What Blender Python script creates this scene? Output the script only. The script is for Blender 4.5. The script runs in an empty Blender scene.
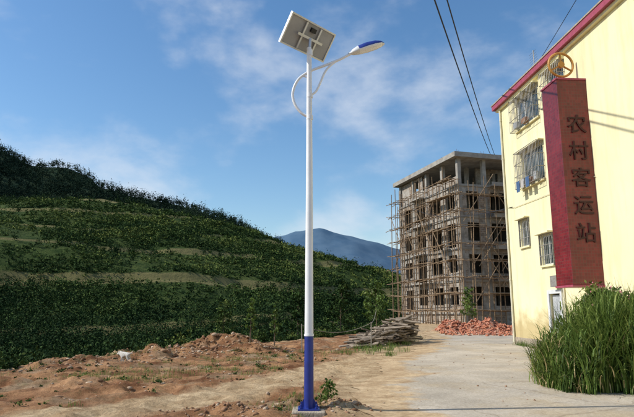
import bpy, bmesh, math, random
import numpy as np
from mathutils import Vector, Matrix
random.seed(7); R=np.random.default_rng(7)
scene=bpy.context.scene
COL=scene.collection

# ------------------------------------------------------------------ materials
def pmat(name,c1,c2=None,scale=4.0,rough=0.85,bump=0.0,bscale=None,metal=0.0,detail=8,attr=None,c3=None,spec=0.3,translucent=0,lo=.35,hi=.65):
    m=bpy.data.materials.new(name); m.use_nodes=True
    nt=m.node_tree; N=nt.nodes; L=nt.links
    b=N['Principled BSDF']; b.inputs['Roughness'].default_value=rough; b.inputs['Metallic'].default_value=metal
    b.inputs['Specular IOR Level'].default_value=spec
    tc=N.new('ShaderNodeTexCoord')
    if c2 is None: c2=tuple(min(1,c*0.8) for c in c1)
    if attr:
        at=N.new('ShaderNodeAttribute'); at.attribute_name=attr
        fac=at.outputs['Fac']
    else:
        nz=N.new('ShaderNodeTexNoise'); nz.inputs['Scale'].default_value=scale; nz.inputs['Detail'].default_value=detail
        nz.inputs['Roughness'].default_value=.62
        L.new(tc.outputs['Object'],nz.inputs['Vector']); fac=nz.outputs['Fac']
    cr=N.new('ShaderNodeValToRGB'); L.new(fac,cr.inputs['Fac'])
    e=cr.color_ramp.elements
    if attr: lo,hi=0.0,1.0
    e[0].position=lo; e[0].color=(*c1,1); e[1].position=hi; e[1].color=(*c2,1)
    if c3:
        x=e.new((lo+hi)/2); x.color=(*c3,1)
    L.new(cr.outputs['Color'],b.inputs['Base Color'])
    if bump>0:
        nb=N.new('ShaderNodeTexNoise'); nb.inputs['Scale'].default_value=bscale or scale*4; nb.inputs['Detail'].default_value=8
        L.new(tc.outputs['Object'],nb.inputs['Vector'])
        bp=N.new('ShaderNodeBump'); bp.inputs['Strength'].default_value=bump; bp.inputs['Distance'].default_value=.05
        L.new(nb.outputs['Fac'],bp.inputs['Height']); L.new(bp.outputs['Normal'],b.inputs['Normal'])
    if translucent>0:
        tr=N.new('ShaderNodeBsdfTranslucent'); L.new(cr.outputs['Color'],tr.inputs['Color'])
        mx=N.new('ShaderNodeMixShader'); mx.inputs[0].default_value=translucent
        L.new(b.outputs[0],mx.inputs[1]); L.new(tr.outputs[0],mx.inputs[2])
        L.new(mx.outputs[0],N['Material Output'].inputs['Surface'])
    return m

# ------------------------------------------------------------------ mesh builder
class MB:
    def __init__(s): s.v=[]; s.f=[]; s.m=[]
    def face(s,pts,m=0):
        i=len(s.v); s.v+= [tuple(p) for p in pts]; s.f.append(tuple(range(i,i+len(pts)))); s.m.append(m)
    def obox(s,c,a,b,d,m=0):
        c,a,b,d=Vector(c),Vector(a),Vector(b),Vector(d)
        i=len(s.v)
        for k in ((-1,-1,-1),(1,-1,-1),(1,1,-1),(-1,1,-1),(-1,-1,1),(1,-1,1),(1,1,1),(-1,1,1)):
            s.v.append(tuple(c+a*k[0]+b*k[1]+d*k[2]))
        for q in ((0,3,2,1),(4,5,6,7),(0,1,5,4),(1,2,6,5),(2,3,7,6),(3,0,4,7)):
            s.f.append(tuple(i+j for j in q)); s.m.append(m)
    def box(s,x0,x1,y0,y1,z0,z1,m=0):
        s.obox(((x0+x1)/2,(y0+y1)/2,(z0+z1)/2),((x1-x0)/2,0,0),(0,(y1-y0)/2,0),(0,0,(z1-z0)/2),m)
    def tube(s,pts,rad,n=8,m=0,cap=True):
        pts=[Vector(p) for p in pts]
        if not hasattr(rad,'__len__'): rad=[rad]*len(pts)
        base=len(s.v); prev=None
        for k,p in enumerate(pts):
            t=(pts[min(k+1,len(pts)-1)]-pts[max(k-1,0)]).normalized()
            if prev is None:
                ref=Vector((0,0,1)) if abs(t.z)<.9 else Vector((0,1,0))
                u=t.cross(ref).normalized()
            else: u=(prev-t*prev.dot(t)).normalized()
            prev=u; w=t.cross(u)
            for j in range(n):
                a=2*math.pi*j/n; s.v.append(tuple(p+(u*math.cos(a)+w*math.sin(a))*rad[k]))
        for k in range(len(pts)-1):
            for j in range(n):
                a=base+k*n+j; b=base+k*n+(j+1)%n
                s.f.append((a,b,b+n,a+n)); s.m.append(m)
        if cap:
            s.f.append(tuple(base+j for j in range(n))[::-1]); s.m.append(m)
            e=base+(len(pts)-1)*n; s.f.append(tuple(e+j for j in range(n))); s.m.append(m)
    def finish(s,name,mats,parent=None,smooth=False,bevel=0):
        me=bpy.data.meshes.new(name); me.from_pydata(s.v,[],s.f); me.update()
        for x in mats: me.materials.append(x)
        me.polygons.foreach_set('material_index',s.m)
        if smooth: me.polygons.foreach_set('use_smooth',[True]*len(s.f))
        ob=bpy.data.objects.new(name,me); COL.objects.link(ob)
        if parent: ob.parent=parent
        if bevel:
            md=ob.modifiers.new('bevel','BEVEL'); md.width=bevel; md.segments=2; md.limit_method='ANGLE'
        if smooth:
            md=ob.modifiers.new('es','EDGE_SPLIT'); md.split_angle=math.radians(45)
        return ob
def empty(name):
    e=bpy.data.objects.new(name,None); COL.objects.link(e); e.empty_display_size=.3; return e

def npmesh(name,V,F,mats,smooth=False,tint=None,parent=None):
    me=bpy.data.meshes.new(name); k=F.shape[1]
    me.vertices.add(len(V)); me.vertices.foreach_set('co',V.astype(np.float32).ravel())
    me.loops.add(F.size); me.loops.foreach_set('vertex_index',F.astype(np.int32).ravel())
    me.polygons.add(len(F)); me.polygons.foreach_set('loop_start',np.arange(0,F.size,k,dtype=np.int32))
    me.update(calc_edges=True)
    if smooth: me.polygons.foreach_set('use_smooth',np.ones(len(F),dtype=bool))
    if tint is not None:
        dom='FACE' if len(tint)==len(F) else 'POINT'
        a=me.attributes.new('tint','FLOAT',dom); a.data.foreach_set('value',tint.astype(np.float32))
    for x in mats: me.materials.append(x)
    ob=bpy.data.objects.new(name,me); COL.objects.link(ob)
    if parent: ob.parent=parent
    return ob

# ------------------------------------------------------------------ noise
T=R.random((256,256))
def vn(x,y):
    xi=np.floor(x).astype(int); yi=np.floor(y).astype(int); fx=x-xi; fy=y-yi
    fx=fx*fx*(3-2*fx); fy=fy*fy*(3-2*fy)
    a=T[xi%256,yi%256]; b=T[(xi+1)%256,yi%256]; c=T[xi%256,(yi+1)%256]; d=T[(xi+1)%256,(yi+1)%256]
    return (a*(1-fx)+b*fx)*(1-fy)+(c*(1-fx)+d*fx)*fy-.5
def fbm(x,y,o=4):
    r=0;a=1;f=1
    for i in range(o): r=r+a*vn(x*f+17.3*i,y*f+9.1*i); a*=.5; f*=2.03
    return r
def ss(t): t=np.clip(t,0,1); return t*t*(3-2*t)

# ------------------------------------------------------------------ terrain functions
EX=[-60,-20,-8.6,-6.75,-4.5,0,6,12,60]; EY=[8,12,15.5,20.5,26,32,48,90,100]
def gz(x,y):
    x=np.asarray(x,float); y=np.asarray(y,float)
    d=y-np.interp(x,EX,EY)
    z=-6*ss(d/10)
    rough=1-ss((x-0.2-np.interp(y,[0,12,18,25,33],[.2,.3,1.3,3.2,5.6]))/1.2+.5)
    near=ss((60-np.hypot(x,y))/30)
    z=z+near*(rough*(.09*fbm(x*.6,y*.6,3)+.10*fbm(x*2.7,y*2.7,4)))
    def bump(cx,cy,rx,ry,h,k=3.0):
        q=((x-cx)/rx)**2+((y-cy)/ry)**2
        return h*np.exp(-q)*(1+1.3*fbm(x*k,y*k,4))
    z=z+bump(-1.25,9.2,.75,.35,.12)+bump(.33,9.35,.38,.35,.15)+bump(-.45,9.6,.4,.3,.12)
    z=z+bump(-5.6,20,1.4,1.1,.33,1.7)+bump(-3.9,22.5,1.5,1.0,.48,1.7)+bump(-2.6,21.5,1.0,.8,.30,1.8)+bump(-7.2,16.5,1.2,.9,.2,1.8)
    z=z+bump(-4.5,12,1.8,.8,.12)+bump(-7,13,1.5,1,.16)
    z=z+bump(11,38.5,3.4,1.6,.32)
    return z
HX=[-260,-106,-72,-39,-5.6,24,61,130]; HH=[43,38.6,37.0,31.0,21.5,12.5,3,-2]
def hz(x,y):
    x=np.asarray(x,float); y=np.asarray(y,float)
    H=np.interp(x,HX,HH); y0=np.interp(x,[-260,-60,-6,12,130],[34,38,46,92,110])
    s=(y-y0)/(180-y0); sc=np.clip(s,0,1)
    z=-6.5+(H+6.5)*(sc**.95)
    n=fbm(x/34,y/34,4); z=z+5.0*n*ss(s*4)*ss((1.2-s)*2.5)
    st=7.5; q=(z-2.2*n)/st+.3*fbm(x/80+5,y/80,2)+.3; fr=q-np.floor(q)
    # terrace: level track, then a steep cut bank, then the planted slope
    g=np.where(fr<.24,fr*.06,np.where(fr<.31,.0144+(fr-.24)*2.6,.196+(fr-.31)*(1-.196)/.69))
    z=z+st*(g-fr)*ss(s*5)*ss((1.05-s)*5)
    z=np.where(y>180,z-(y-180)*.22,z)
    z=z+.45*fbm(x/5,y/5,3)*ss(s*10)
    return z, np.where(s<1.02,fr,.6)
def hzt(x,y):
    z,fr=hz(x,y); return z,np.where(fr<.33,1.0,0.0)
BX=[-420,-206,-175,-140,-76,-50,-11,60,160]; BH=[132,108,96,82,67,57,34,12,-10]
def bz(x,y):
    H=np.interp(x,BX,BH); s=(y-200)/150; z=H*np.clip(s,0,1)**.9-np.where(y>350,(y-350)*.2,0)
    return z+9*fbm(x/40,y/40,4)*ss(s*3)
def mz(x,y):
    H=np.interp(x,[-700,-300,-140,-60,-20,10,60,120,310,700],[140,126,112,126,137,141,130,106,50,20])
    s=(y-650)/250; return H*np.clip(s,0,1)-np.where(y>900,(y-900)*.3,0)+9*fbm(x/60,y/60,5)*ss(s*2)-5
def mz2(x,y):
    H=np.interp(x,[-1500,-500,-100,100,300,500,1500],[330,300,255,262,200,175,120])
    s=(y-1500)/500; return H*np.clip(s,0,1)-np.where(y>2000,(y-2000)*.3,0)+40*fbm(x/150,y/150,5)*ss(s*2)-12

def grid(name,xs,ys,fn,mat,tintfn=None):
    X,Y=np.meshgrid(xs,ys); Z=fn(X,Y); t=None
    if isinstance(Z,tuple): Z,t=Z
    V=np.stack([X.ravel(),Y.ravel(),Z.ravel()],1); nx=len(xs); ny=len(ys)
    i=(np.arange(ny-1)[:,None]*nx+np.arange(nx-1)[None]).ravel()
    F=np.stack([i,i+1,i+nx+1,i+nx],1)
    if tintfn is not None: t=tintfn(X,Y)
    return npmesh(name,V,F,[mat],True,t.ravel() if t is not None else None)

# ------------------------------------------------------------------ ground material
def nodekit(m):
    nt=m.node_tree;N=nt.nodes;L=nt.links; tc=N.new('ShaderNodeTexCoord')
    def nz(s,d=8,r=.6):
        n=N.new('ShaderNodeTexNoise'); n.inputs['Scale'].default_value=s; n.inputs['Detail'].default_value=d; n.inputs['Roughness'].default_value=r
        L.new(tc.outputs['Object'],n.inputs['Vector']); return n.outputs['Fac']
    def ramp(f,a,b_,c1,c2):
        r=N.new('ShaderNodeValToRGB'); L.new(f,r.inputs['Fac']); r.color_ramp.elements[0].position=a; r.color_ramp.elements[1].position=b_
        r.color_ramp.elements[0].color=(*c1,1); r.color_ramp.elements[1].color=(*c2,1); return r.outputs['Color']
    def mix(f,a,b_,t='MIX'):
        x=N.new('ShaderNodeMixRGB'); x.blend_type=t
        if isinstance(f,float): x.inputs[0].default_value=f
        else: L.new(f,x.inputs[0])
        for k,v in ((1,a),(2,b_)):
            if isinstance(v,tuple): x.inputs[k].default_value=(*v,1)
            else: L.new(v,x.inputs[k])
        return x.outputs[0]
    return N,L,tc,nz,ramp,mix
TR1,TR2=(.41,.285,.16),(.57,.43,.265)
def dirt_mult(c,nz,ramp,mix):
    c=mix(.7,c,ramp(nz(.5,5),.42,.56,(.74,.70,.66),(1,1,1)),'MULTIPLY')
    c=mix(.75,c,ramp(nz(28,4,.7),.55,.68,(1,1,1),(.55,.50,.46)),'MULTIPLY')
    return mix(.8,c,ramp(nz(9,6,.7),.35,.6,(.66,.64,.61),(1.08,1.08,1.08)),'MULTIPLY')
def ground_material():
    m=bpy.data.materials.new('dirt_ground'); m.use_nodes=True
    N,L,tc,nz,ramp,mix=nodekit(m)
    b=N['Principled BSDF']; b.inputs['Roughness'].default_value=.95; b.inputs['Specular IOR Level'].default_value=.15
    rough_c=ramp(nz(1.1),.38,.62,(.19,.085,.038),(.45,.25,.125))
    grey=ramp(nz(.7,6),.52,.64,(0,0,0),(1,1,1)); rough_c=mix(grey,rough_c,ramp(nz(3),.35,.65,(.26,.17,.095),(.42,.30,.19)))
    moss=ramp(nz(2.3,8,.7),.56,.66,(0,0,0),(.7,.7,.7)); rough_c=mix(moss,rough_c,(.13,.12,.05))
    track_c=ramp(nz(2.0),.35,.65,TR1,TR2)
    at=N.new('ShaderNodeAttribute'); at.attribute_name='tint'
    ad=N.new('ShaderNodeMath'); ad.operation='MULTIPLY_ADD'; L.new(nz(1.1,6),ad.inputs[0]); ad.inputs[1].default_value=.5; L.new(at.outputs['Fac'],ad.inputs[2])
    tr=ramp(ad.outputs[0],.40,.66,(0,0,0),(1,1,1)); gr=ramp(ad.outputs[0],.95,1.15,(0,0,0),(1,1,1))
    c=mix(tr,rough_c,track_c)
    grass=ramp(nz(3),.35,.65,(.035,.055,.018),(.10,.12,.045))
    c=mix(gr,c,grass)
    c=dirt_mult(c,nz,ramp,mix)
    L.new(c,b.inputs['Base Color'])
    bp=N.new('ShaderNodeBump'); bp.inputs['Strength'].default_value=.9; bp.inputs['Distance'].default_value=.06
    L.new(nz(14,10,.7),bp.inputs['Height']); L.new(bp.outputs[0],b.inputs['Normal'])
    return m
def ground_tint(X,Y):
    c=np.interp(X,[-6,-3.5,-1.8,0.3,2.5],[7.2,9.0,11.3,15.5,20]); w=np.interp(X,[-6,0,2.5],[1.0,2.6,5])
    t=.5*ss(1.3-np.abs(Y-c)/w)
    t=np.maximum(t,.5*ss((X-np.interp(Y,[0,12,18,25,33,45],[.0,.3,1.0,2.0,3.6,5]))/1.0+.5))
    d=Y-np.interp(X,EX,EY); t=np.where(d>-1.0,np.maximum(t,np.clip((d+1.0)/2.5,0,1)),t)
    far=np.clip((np.hypot(X,Y)-75)/10,0,1); t=np.maximum(t,far)
    return t
def axis(a,b,step,lim_lo,lim_hi,g=1.25):
    c=list(np.arange(a,b+1e-6,step)); s=step
    while c[-1]<lim_hi: s*=g; c.append(c[-1]+s)
    s=step; lo=[]; p=a
    while p>lim_lo: s*=g; p-=s; lo.append(p)
    return np.array(lo[::-1]+c)
ground=grid('ground',axis(-12,9,.06,-2200,2200,1.12),axis(7.5,30,.06,-900,3500,1.1),gz,ground_material(),ground_tint)

# ------------------------------------------------------------------ concrete road
def road_material():
    m=bpy.data.materials.new('old_concrete'); m.use_nodes=True
    N,L,tc,nz,ramp,mix=nodekit(m)
    b=N['Principled BSDF']; b.inputs['Roughness'].default_value=.9; b.inputs['Specular IOR Level'].default_value=.2
    at=N.new('ShaderNodeAttribute'); at.attribute_name='tint'
    ad=N.new('ShaderNodeMath'); ad.operation='MULTIPLY_ADD'; L.new(nz(.9,8),ad.inputs[0]); ad.inputs[1].default_value=1.1; L.new(at.outputs['Fac'],ad.inputs[2])
    f=ramp(ad.outputs[0],.85,1.35,(0,0,0),(1,1,1))
    dirt=dirt_mult(ramp(nz(2),.35,.65,TR1,TR2),nz,ramp,mix)
    con=ramp(nz(.6),.35,.65,(.37,.325,.26),(.53,.465,.375))
    st=ramp(nz(.35,6,.65),.5,.64,(0,0,0),(.8,.8,.8)); con=mix(st,con,ramp(nz(3),.3,.7,(.36,.28,.18),(.50,.41,.28)))
    con=mix(.8,con,ramp(nz(16,6,.7),.35,.6,(.76,.74,.71),(1.05,1.05,1.05)),'MULTIPLY')
    con=mix(.7,con,ramp(nz(60,3,.7),.52,.66,(1,1,1),(.6,.56,.52)),'MULTIPLY')
    vo=N.new('ShaderNodeTexVoronoi'); vo.feature='DISTANCE_TO_EDGE'; vo.inputs['Scale'].default_value=.27
    dn=N.new('ShaderNodeTexNoise'); dn.inputs['Scale'].default_value=1.5; dn.inputs['Detail'].default_value=6; L.new(tc.outputs['Object'],dn.inputs['Vector'])
    vm=N.new('ShaderNodeVectorMath'); vm.operation='MULTIPLY_ADD'; vm.inputs[1].default_value=(.8,.8,0); L.new(dn.outputs['Color'],vm.inputs[0]); L.new(tc.outputs['Object'],vm.inputs[2])
    L.new(vm.outputs[0],vo.inputs['Vector'])
    con=mix(.6,con,ramp(vo.outputs['Distance'],.001,.006,(.5,.46,.42),(1,1,1)),'MULTIPLY')
    c=mix(f,dirt,con)
    L.new(c,b.inputs['Base Color'])
    bp=N.new('ShaderNodeBump'); bp.inputs['Strength'].default_value=.5; bp.inputs['Distance'].default_value=.03
    L.new(nz(14,10,.7),bp.inputs['Height']); L.new(bp.outputs[0],b.inputs['Normal'])
    return m
ys=np.linspace(-6,44,500); k=np.linspace(0,1,60)
xl=np.interp(ys,[-6,9,12,18,25,33,44],[.7,.8,1.0,2.1,4.4,6.6,8.2])+.5*fbm(ys*.5,ys*0+3,3)+.2*fbm(ys*2.5,ys*0+8,3); xr=np.interp(ys,[-6,24,33,44],[10.6,9.0,13.0,15.5])
KX=xl[:,None]+(xr-xl)[:,None]*k[None]; KY=np.repeat(ys[:,None],60,1)
KZ=gz(KX,KY)+.012
Tn=np.minimum(k[None]*(xr-xl)[:,None]/2.6,1)*np.ones_like(KX); Tn=np.minimum(Tn,np.clip((44-KY)/9,0,1))
i=(np.arange(499)[:,None]*60+np.arange(59)[None]).ravel()
road=npmesh('concrete_road',np.stack([KX.ravel(),KY.ravel(),KZ.ravel()],1),np.stack([i,i+1,i+61,i+60],1),[road_material()],True,Tn.ravel())

# ------------------------------------------------------------------ hills
hm=bpy.data.materials.new('hill_grass'); hm.use_nodes=True
N,L,tc,nz,ramp,mix=nodekit(hm); b=N['Principled BSDF']; b.inputs['Roughness'].default_value=1; b.inputs['Specular IOR Level'].default_value=.05
c=ramp(nz(.45,10,.7),.34,.66,(.022,.045,.013),(.085,.11,.035))
c=mix(.8,c,ramp(nz(.06,4),.42,.6,(.55,.65,.6),(1.1,1.05,1)),'MULTIPLY')
at=N.new('ShaderNodeAttribute'); at.attribute_name='tint'
mm=N.new('ShaderNodeMath'); mm.operation='MULTIPLY'; mm.inputs[1].default_value=.75; L.new(at.outputs['Fac'],mm.inputs[0])
c=mix(mm.outputs[0],c,(.19,.165,.075)); L.new(c,b.inputs['Base Color'])
bp=N.new('ShaderNodeBump'); bp.inputs['Strength'].default_value=1; bp.inputs['Distance'].default_value=.5; L.new(nz(1.2,8,.7),bp.inputs['Height']); L.new(bp.outputs[0],b.inputs['Normal'])
hill=grid('hillside',np.arange(-260,131,1.1),np.concatenate([np.arange(28,185,.5),np.arange(186,260,5)]),hzt,hm)
back=grid('hill_ridge',np.arange(-420,161,4.),np.arange(200,440,4.),bz,pmat('ridge_forest_floor',(.014,.03,.018),(.035,.055,.03),scale=.22,rough=1,spec=.05,bump=.9,bscale=1.5))
mount=grid('distant_mountain',np.arange(-700,701,8.),np.arange(640,1100,8.),mz,pmat('distant_mountain_haze_tint',(.060,.115,.185),(.095,.155,.225),scale=.03,rough=1,spec=0.02))  # distance haze painted into the bluish base colour, also on the farther range
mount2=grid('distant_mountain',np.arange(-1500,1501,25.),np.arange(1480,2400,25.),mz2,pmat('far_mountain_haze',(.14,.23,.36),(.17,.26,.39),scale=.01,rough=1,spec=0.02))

# ------------------------------------------------------------------ foliage helpers
def leafcloud(C,Rad,n,size,tint,shell=.5,flat=1.0,aspect=.55):
    k=len(C); idx=np.repeat(np.arange(k),n); M=len(idx)
    d=R.normal(size=(M,3)); d/=np.linalg.norm(d,axis=1)[:,None]
    r=(shell+(1-shell)*R.random(M))[:,None]; r*=(1+.25*R.normal(size=(M,1))*.6)
    P=C[idx]+d*r*Rad[idx]
    a=R.normal(size=(M,3)); a[:,2]*=flat; a/=np.linalg.norm(a,axis=1)[:,None]
    b_=np.cross(a,R.normal(size=(M,3))+d*1.0); b_/=np.linalg.norm(b_,axis=1)[:,None]+1e-9
    s=(size[idx]*(.6+.8*R.random(M)))[:,None]
    V=np.stack([P-a*s*.5,P+b_*s*aspect*.5,P+a*s*.5,P-b_*s*aspect*.5],1).reshape(-1,3)
    F=np.arange(M*4).reshape(-1,4)
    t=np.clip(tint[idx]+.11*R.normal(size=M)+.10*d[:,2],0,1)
    return V,F,t
def merge(parts):
    Vs=[];Fs=[];Ts=[];o=0
    for V,F,t in parts: Vs.append(V);Fs.append(F+o);Ts.append(t);o+=len(V)
    return np.concatenate(Vs),np.concatenate(Fs),np.concatenate(Ts)
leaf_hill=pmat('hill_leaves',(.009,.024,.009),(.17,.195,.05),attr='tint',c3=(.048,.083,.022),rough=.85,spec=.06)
leaf_dark=pmat('forest_leaves',(.008,.018,.013),(.045,.065,.036),attr='tint',c3=(.019,.036,.021),rough=.95,spec=.03)
leaf_bright=pmat('fresh_leaves',(.04,.075,.012),(.26,.30,.07),attr='tint',c3=(.12,.19,.035),rough=.6,spec=.3,translucent=.3)
bark=pmat('bark',(.10,.07,.045),(.2,.15,.1),scale=12,bump=.5)

n=56000
y=36+146*R.random(n)**.8; x=(-.72+1.1*R.random(n))*y
z,fr=hz(x,y); H=np.interp(x,HX,HH); hs=np.clip((z+6)/(H+6),0,1)
low=ss((.50+.35*fbm(x/40+7,y/40,3)-hs)/.25)
dens=fbm(x/13,y/13,4)
keep=(x>-250)&(x<125)&(z>-6.2)&~((fr<.33)&(R.random(n)<.97-.25*low))
keep&=(dens+.8*(R.random(n)-.5)>-.06-.5*low)
row=(fr>.33)&(fr<.5)
x,y,z,dens,hs,low,row=x[keep],y[keep],z[keep],dens[keep],hs[keep],low[keep],row[keep]
rr=(.28+.62*R.random(len(x))**2.2)*(1+.22*(y/100))*(1+.45*low)
C=np.stack([x,y,z+rr*.3],1); Rd=np.stack([rr,rr,rr*.8],1)
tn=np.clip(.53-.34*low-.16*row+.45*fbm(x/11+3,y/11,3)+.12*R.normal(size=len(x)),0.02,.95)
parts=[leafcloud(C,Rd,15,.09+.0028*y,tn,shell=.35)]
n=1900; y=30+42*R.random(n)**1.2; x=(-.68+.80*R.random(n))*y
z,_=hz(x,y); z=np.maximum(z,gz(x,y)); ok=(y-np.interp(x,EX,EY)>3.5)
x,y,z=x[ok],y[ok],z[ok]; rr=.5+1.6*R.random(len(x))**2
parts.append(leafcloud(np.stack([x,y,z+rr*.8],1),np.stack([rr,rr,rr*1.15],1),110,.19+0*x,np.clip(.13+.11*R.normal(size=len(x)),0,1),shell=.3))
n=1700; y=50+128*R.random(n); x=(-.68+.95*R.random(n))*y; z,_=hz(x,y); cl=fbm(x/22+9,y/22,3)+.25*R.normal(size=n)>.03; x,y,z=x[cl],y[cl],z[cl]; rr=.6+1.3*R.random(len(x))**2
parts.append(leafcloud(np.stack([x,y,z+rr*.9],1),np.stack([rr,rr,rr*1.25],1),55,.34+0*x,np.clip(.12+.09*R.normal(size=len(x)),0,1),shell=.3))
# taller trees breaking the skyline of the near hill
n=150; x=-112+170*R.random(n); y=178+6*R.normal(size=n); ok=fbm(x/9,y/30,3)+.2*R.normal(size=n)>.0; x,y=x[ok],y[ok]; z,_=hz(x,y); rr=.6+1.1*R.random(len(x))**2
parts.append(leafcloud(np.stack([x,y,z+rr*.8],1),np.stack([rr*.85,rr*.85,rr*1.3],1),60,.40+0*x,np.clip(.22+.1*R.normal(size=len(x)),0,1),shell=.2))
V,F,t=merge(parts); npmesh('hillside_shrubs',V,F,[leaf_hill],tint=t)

n=9500; y=225+130*R.random(n); x=(-.72+.95*R.random(n))*y; z=bz(x,y); rr=1.3+1.9*R.random(n)**1.3
cone=R.random(n)
parts=[leafcloud(np.stack([x,y,z+rr*(.8+.5*cone)],1),np.stack([rr*(.95-.2*cone),rr*(.95-.2*cone),rr*(1+.6*cone)],1),34,.8+0*x,np.clip(.36+.6*fbm(x/25,y/25,3)+.1*R.normal(size=n),0,1),shell=.2)]
V,F,t=merge(parts); npmesh('ridge_forest',V,F,[leaf_dark],tint=t)

n=1900; x=-14+22*R.random(n); e=np.interp(x,EX,EY); y=e+np.abs(R.normal(size=n))*2.5-.5
ok=(y<60)&(fbm(x/1.5,y/1.5,3)+.3*R.normal(size=n)>-.15); x,y=x[ok],y[ok]; z=gz(x,y); rr=.10+.38*R.random(len(x))**2.2
rr=rr*np.where(y-np.interp(x,EX,EY)>1.5,2.0,1)
V,F,t=leafcloud(np.stack([x,y,z+rr*.6],1),np.stack([rr,rr,rr*.95],1),50,.05+.17*rr,np.clip(.33+.2*R.normal(size=len(x)),0,1),shell=.15)
npmesh('bank_scrub',V,F,[leaf_hill],tint=t)

# ------------------------------------------------------------------ grass blades
def blades(B,L_,W,az,bend,tint,seg=5):
    n=len(B); dirx=np.stack([np.cos(az),np.sin(az),0*az],1); side=np.stack([-np.sin(az),np.cos(az),0*az],1)
    s=np.linspace(0,1,seg+1); V=np.zeros((n,seg+1,2,3))
    for k,q in enumerate(s):
        ang=bend*q*.75
        h=L_*np.where(bend>1e-3,np.sin(ang)/(bend*.75+1e-6),q); o=L_*(1-np.cos(ang))/(bend*.75+1e-6)
        w=W*(1-q)**.6*(.5+.5*min(1,q*5))+.001
        P=B+dirx*o[:,None]; P[:,2]+=h
        V[:,k,0]=P-side*w[:,None]*.5; V[:,k,1]=P+side*w[:,None]*.5
    V=V.reshape(-1,3); base=np.arange(n)[:,None]*(seg+1)*2+np.arange(seg)[None]*2
    base=base.ravel(); F=np.stack([base,base+1,base+3,base+2],1)
    return V,F,np.repeat(tint,seg)
n=700; cx=-9+10*R.random(n); cy=8.4+14*R.random(n); ok=(cy<np.interp(cx,EX,EY)-.3)&(ground_tint(cx,cy)<.25)&(fbm(cx/1.3,cy/1.3,3)>.02); cx,cy=cx[ok],cy[ok]
m_=30; X=np.repeat(cx,m_)+.10*R.normal(size=len(cx)*m_); Y=np.repeat(cy,m_)+.10*R.normal(size=len(cx)*m_); k_=len(X)
tp=[blades(np.stack([X,Y,gz(X,Y)-.01],1),.04+.14*R.random(k_)**2,.008+0*X,6.28*R.random(k_),.4+1.6*R.random(k_),np.clip(.5+.25*R.normal(size=k_),0,1),3)]
n=60; cy=np.linspace(20,34,n); cx=np.interp(cy,[20,34],[1.5,5.5])+.5*R.normal(size=n)
X=np.repeat(cx,40)+.12*R.normal(size=n*40); Y=np.repeat(cy,40)+.12*R.normal(size=n*40); k_=len(X)
tp.append(blades(np.stack([X,Y,gz(X,Y)],1),.1+.2*R.random(k_),.014+0*X,6.28*R.random(k_),.4+1.4*R.random(k_),np.clip(.4+.25*R.normal(size=k_),0,1),3))
n=60; cy=14+12*R.random(n); cx=9.36+.0646*(26.9-cy)-.12-.15*R.random(n)
X=np.repeat(cx,40)-np.abs(.10*R.normal(size=n*40)); Y=np.repeat(cy,40)+.12*R.normal(size=n*40); k_=len(X)
tp.append(blades(np.stack([X,Y,gz(X,Y)],1),.08+.25*R.random(k_)**2,.012+0*X,6.28*R.random(k_),.4+1.4*R.random(k_),np.clip(.4+.25*R.normal(size=k_),0,1),3))
V,F,t=merge(tp); npmesh('grass_tufts',V,F,[leaf_bright],tint=t)
n=420; cx=-9+10*R.random(n); cy=8.6+14*R.random(n); ok=(cy<np.interp(cx,EX,EY)-.3)&(ground_tint(cx,cy)<.3)&(fbm(cx/1.3+4,cy/1.3,3)>.0); cx,cy=cx[ok],cy[ok]
rr=.04+.12*R.random(len(cx))**2
V,F,t=leafcloud(np.stack([cx,cy,gz(cx,cy)+rr*.3],1),np.stack([rr,rr,rr*.5],1),36,.02+.22*rr,np.clip(.35+.2*R.normal(size=len(cx)),0,1),shell=.1)
npmesh('low_weeds',V,F,[leaf_hill],tint=t)

# tall reed grass beside the yellow building
tus=210; tx=np.clip(6.35+.95*R.normal(size=tus),4.95,8.8); ty=11.95+.45*R.normal(size=tus)
n=11000; q=R.integers(0,tus,n); X=tx[q]+.07*R.normal(size=n); Y=ty[q]+.07*R.normal(size=n)
th=np.interp(tx,[4.9,5.2,5.7,6.2,8],[.75,1.2,1.65,1.85,1.8])*(.65+.45*R.random(tus)); tt=np.clip(.50+.2*R.normal(size=tus),.1,.9)
g=blades(np.stack([X,Y,gz(X,Y)-.02],1),th[q]*(.5+.75*R.random(n)),.018+.018*R.random(n),6.28*R.random(n),.3+2.3*R.random(n)**1.2,np.clip(tt[q]+.17*R.normal(size=n),0,1),6)
n=13000; q=R.integers(0,tus,n); X=tx[q]+.12*R.normal(size=n); Y=ty[q]+.12*R.normal(size=n)
g2=blades(np.stack([X,Y,th[q]*.9*R.random(n)**.8],1),.2+.42*R.random(n),.016+.018*R.random(n),6.28*R.random(n),1.0+1.9*R.random(n),np.clip(tt[q]+.05+.2*R.normal(size=n),0,1),4)
n=1100; q=R.integers(0,tus,n)
X=tx[q]+.15*R.normal(size=n); Y=ty[q]+.2*R.normal(size=n)
V,F,t=merge([g,g2]); reed=npmesh('tall_grass_clump',V,F,[leaf_bright],tint=t)
V,F,t=blades(np.stack([X,Y,.02+.9*R.random(n)**2],1),.2+.45*R.random(n),.016+.01*R.random(n),6.28*R.random(n),1.4+1.6*R.random(n),R.random(n),4)
npmesh('dry_leaves',V,F,[pmat('straw',(.30,.22,.10),(.45,.36,.18),scale=4)],parent=reed)
k_=40; C=np.stack([7.2+.55*R.normal(size=k_),12.9+.3*R.normal(size=k_),1.6+.4*R.normal(size=k_)],1); C[:,2]=np.clip(C[:,2],.5,2.15)
V,F,t=leafcloud(C,np.tile([.28,.28,.22],(k_,1)),150,.10+0*C[:,0],np.clip(.45+.2*R.normal(size=k_),0,1),shell=.1)
sh=empty('garden_shrub')
npmesh('leaves',V,F,[leaf_hill],tint=t,parent=sh)
m=MB()
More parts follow.
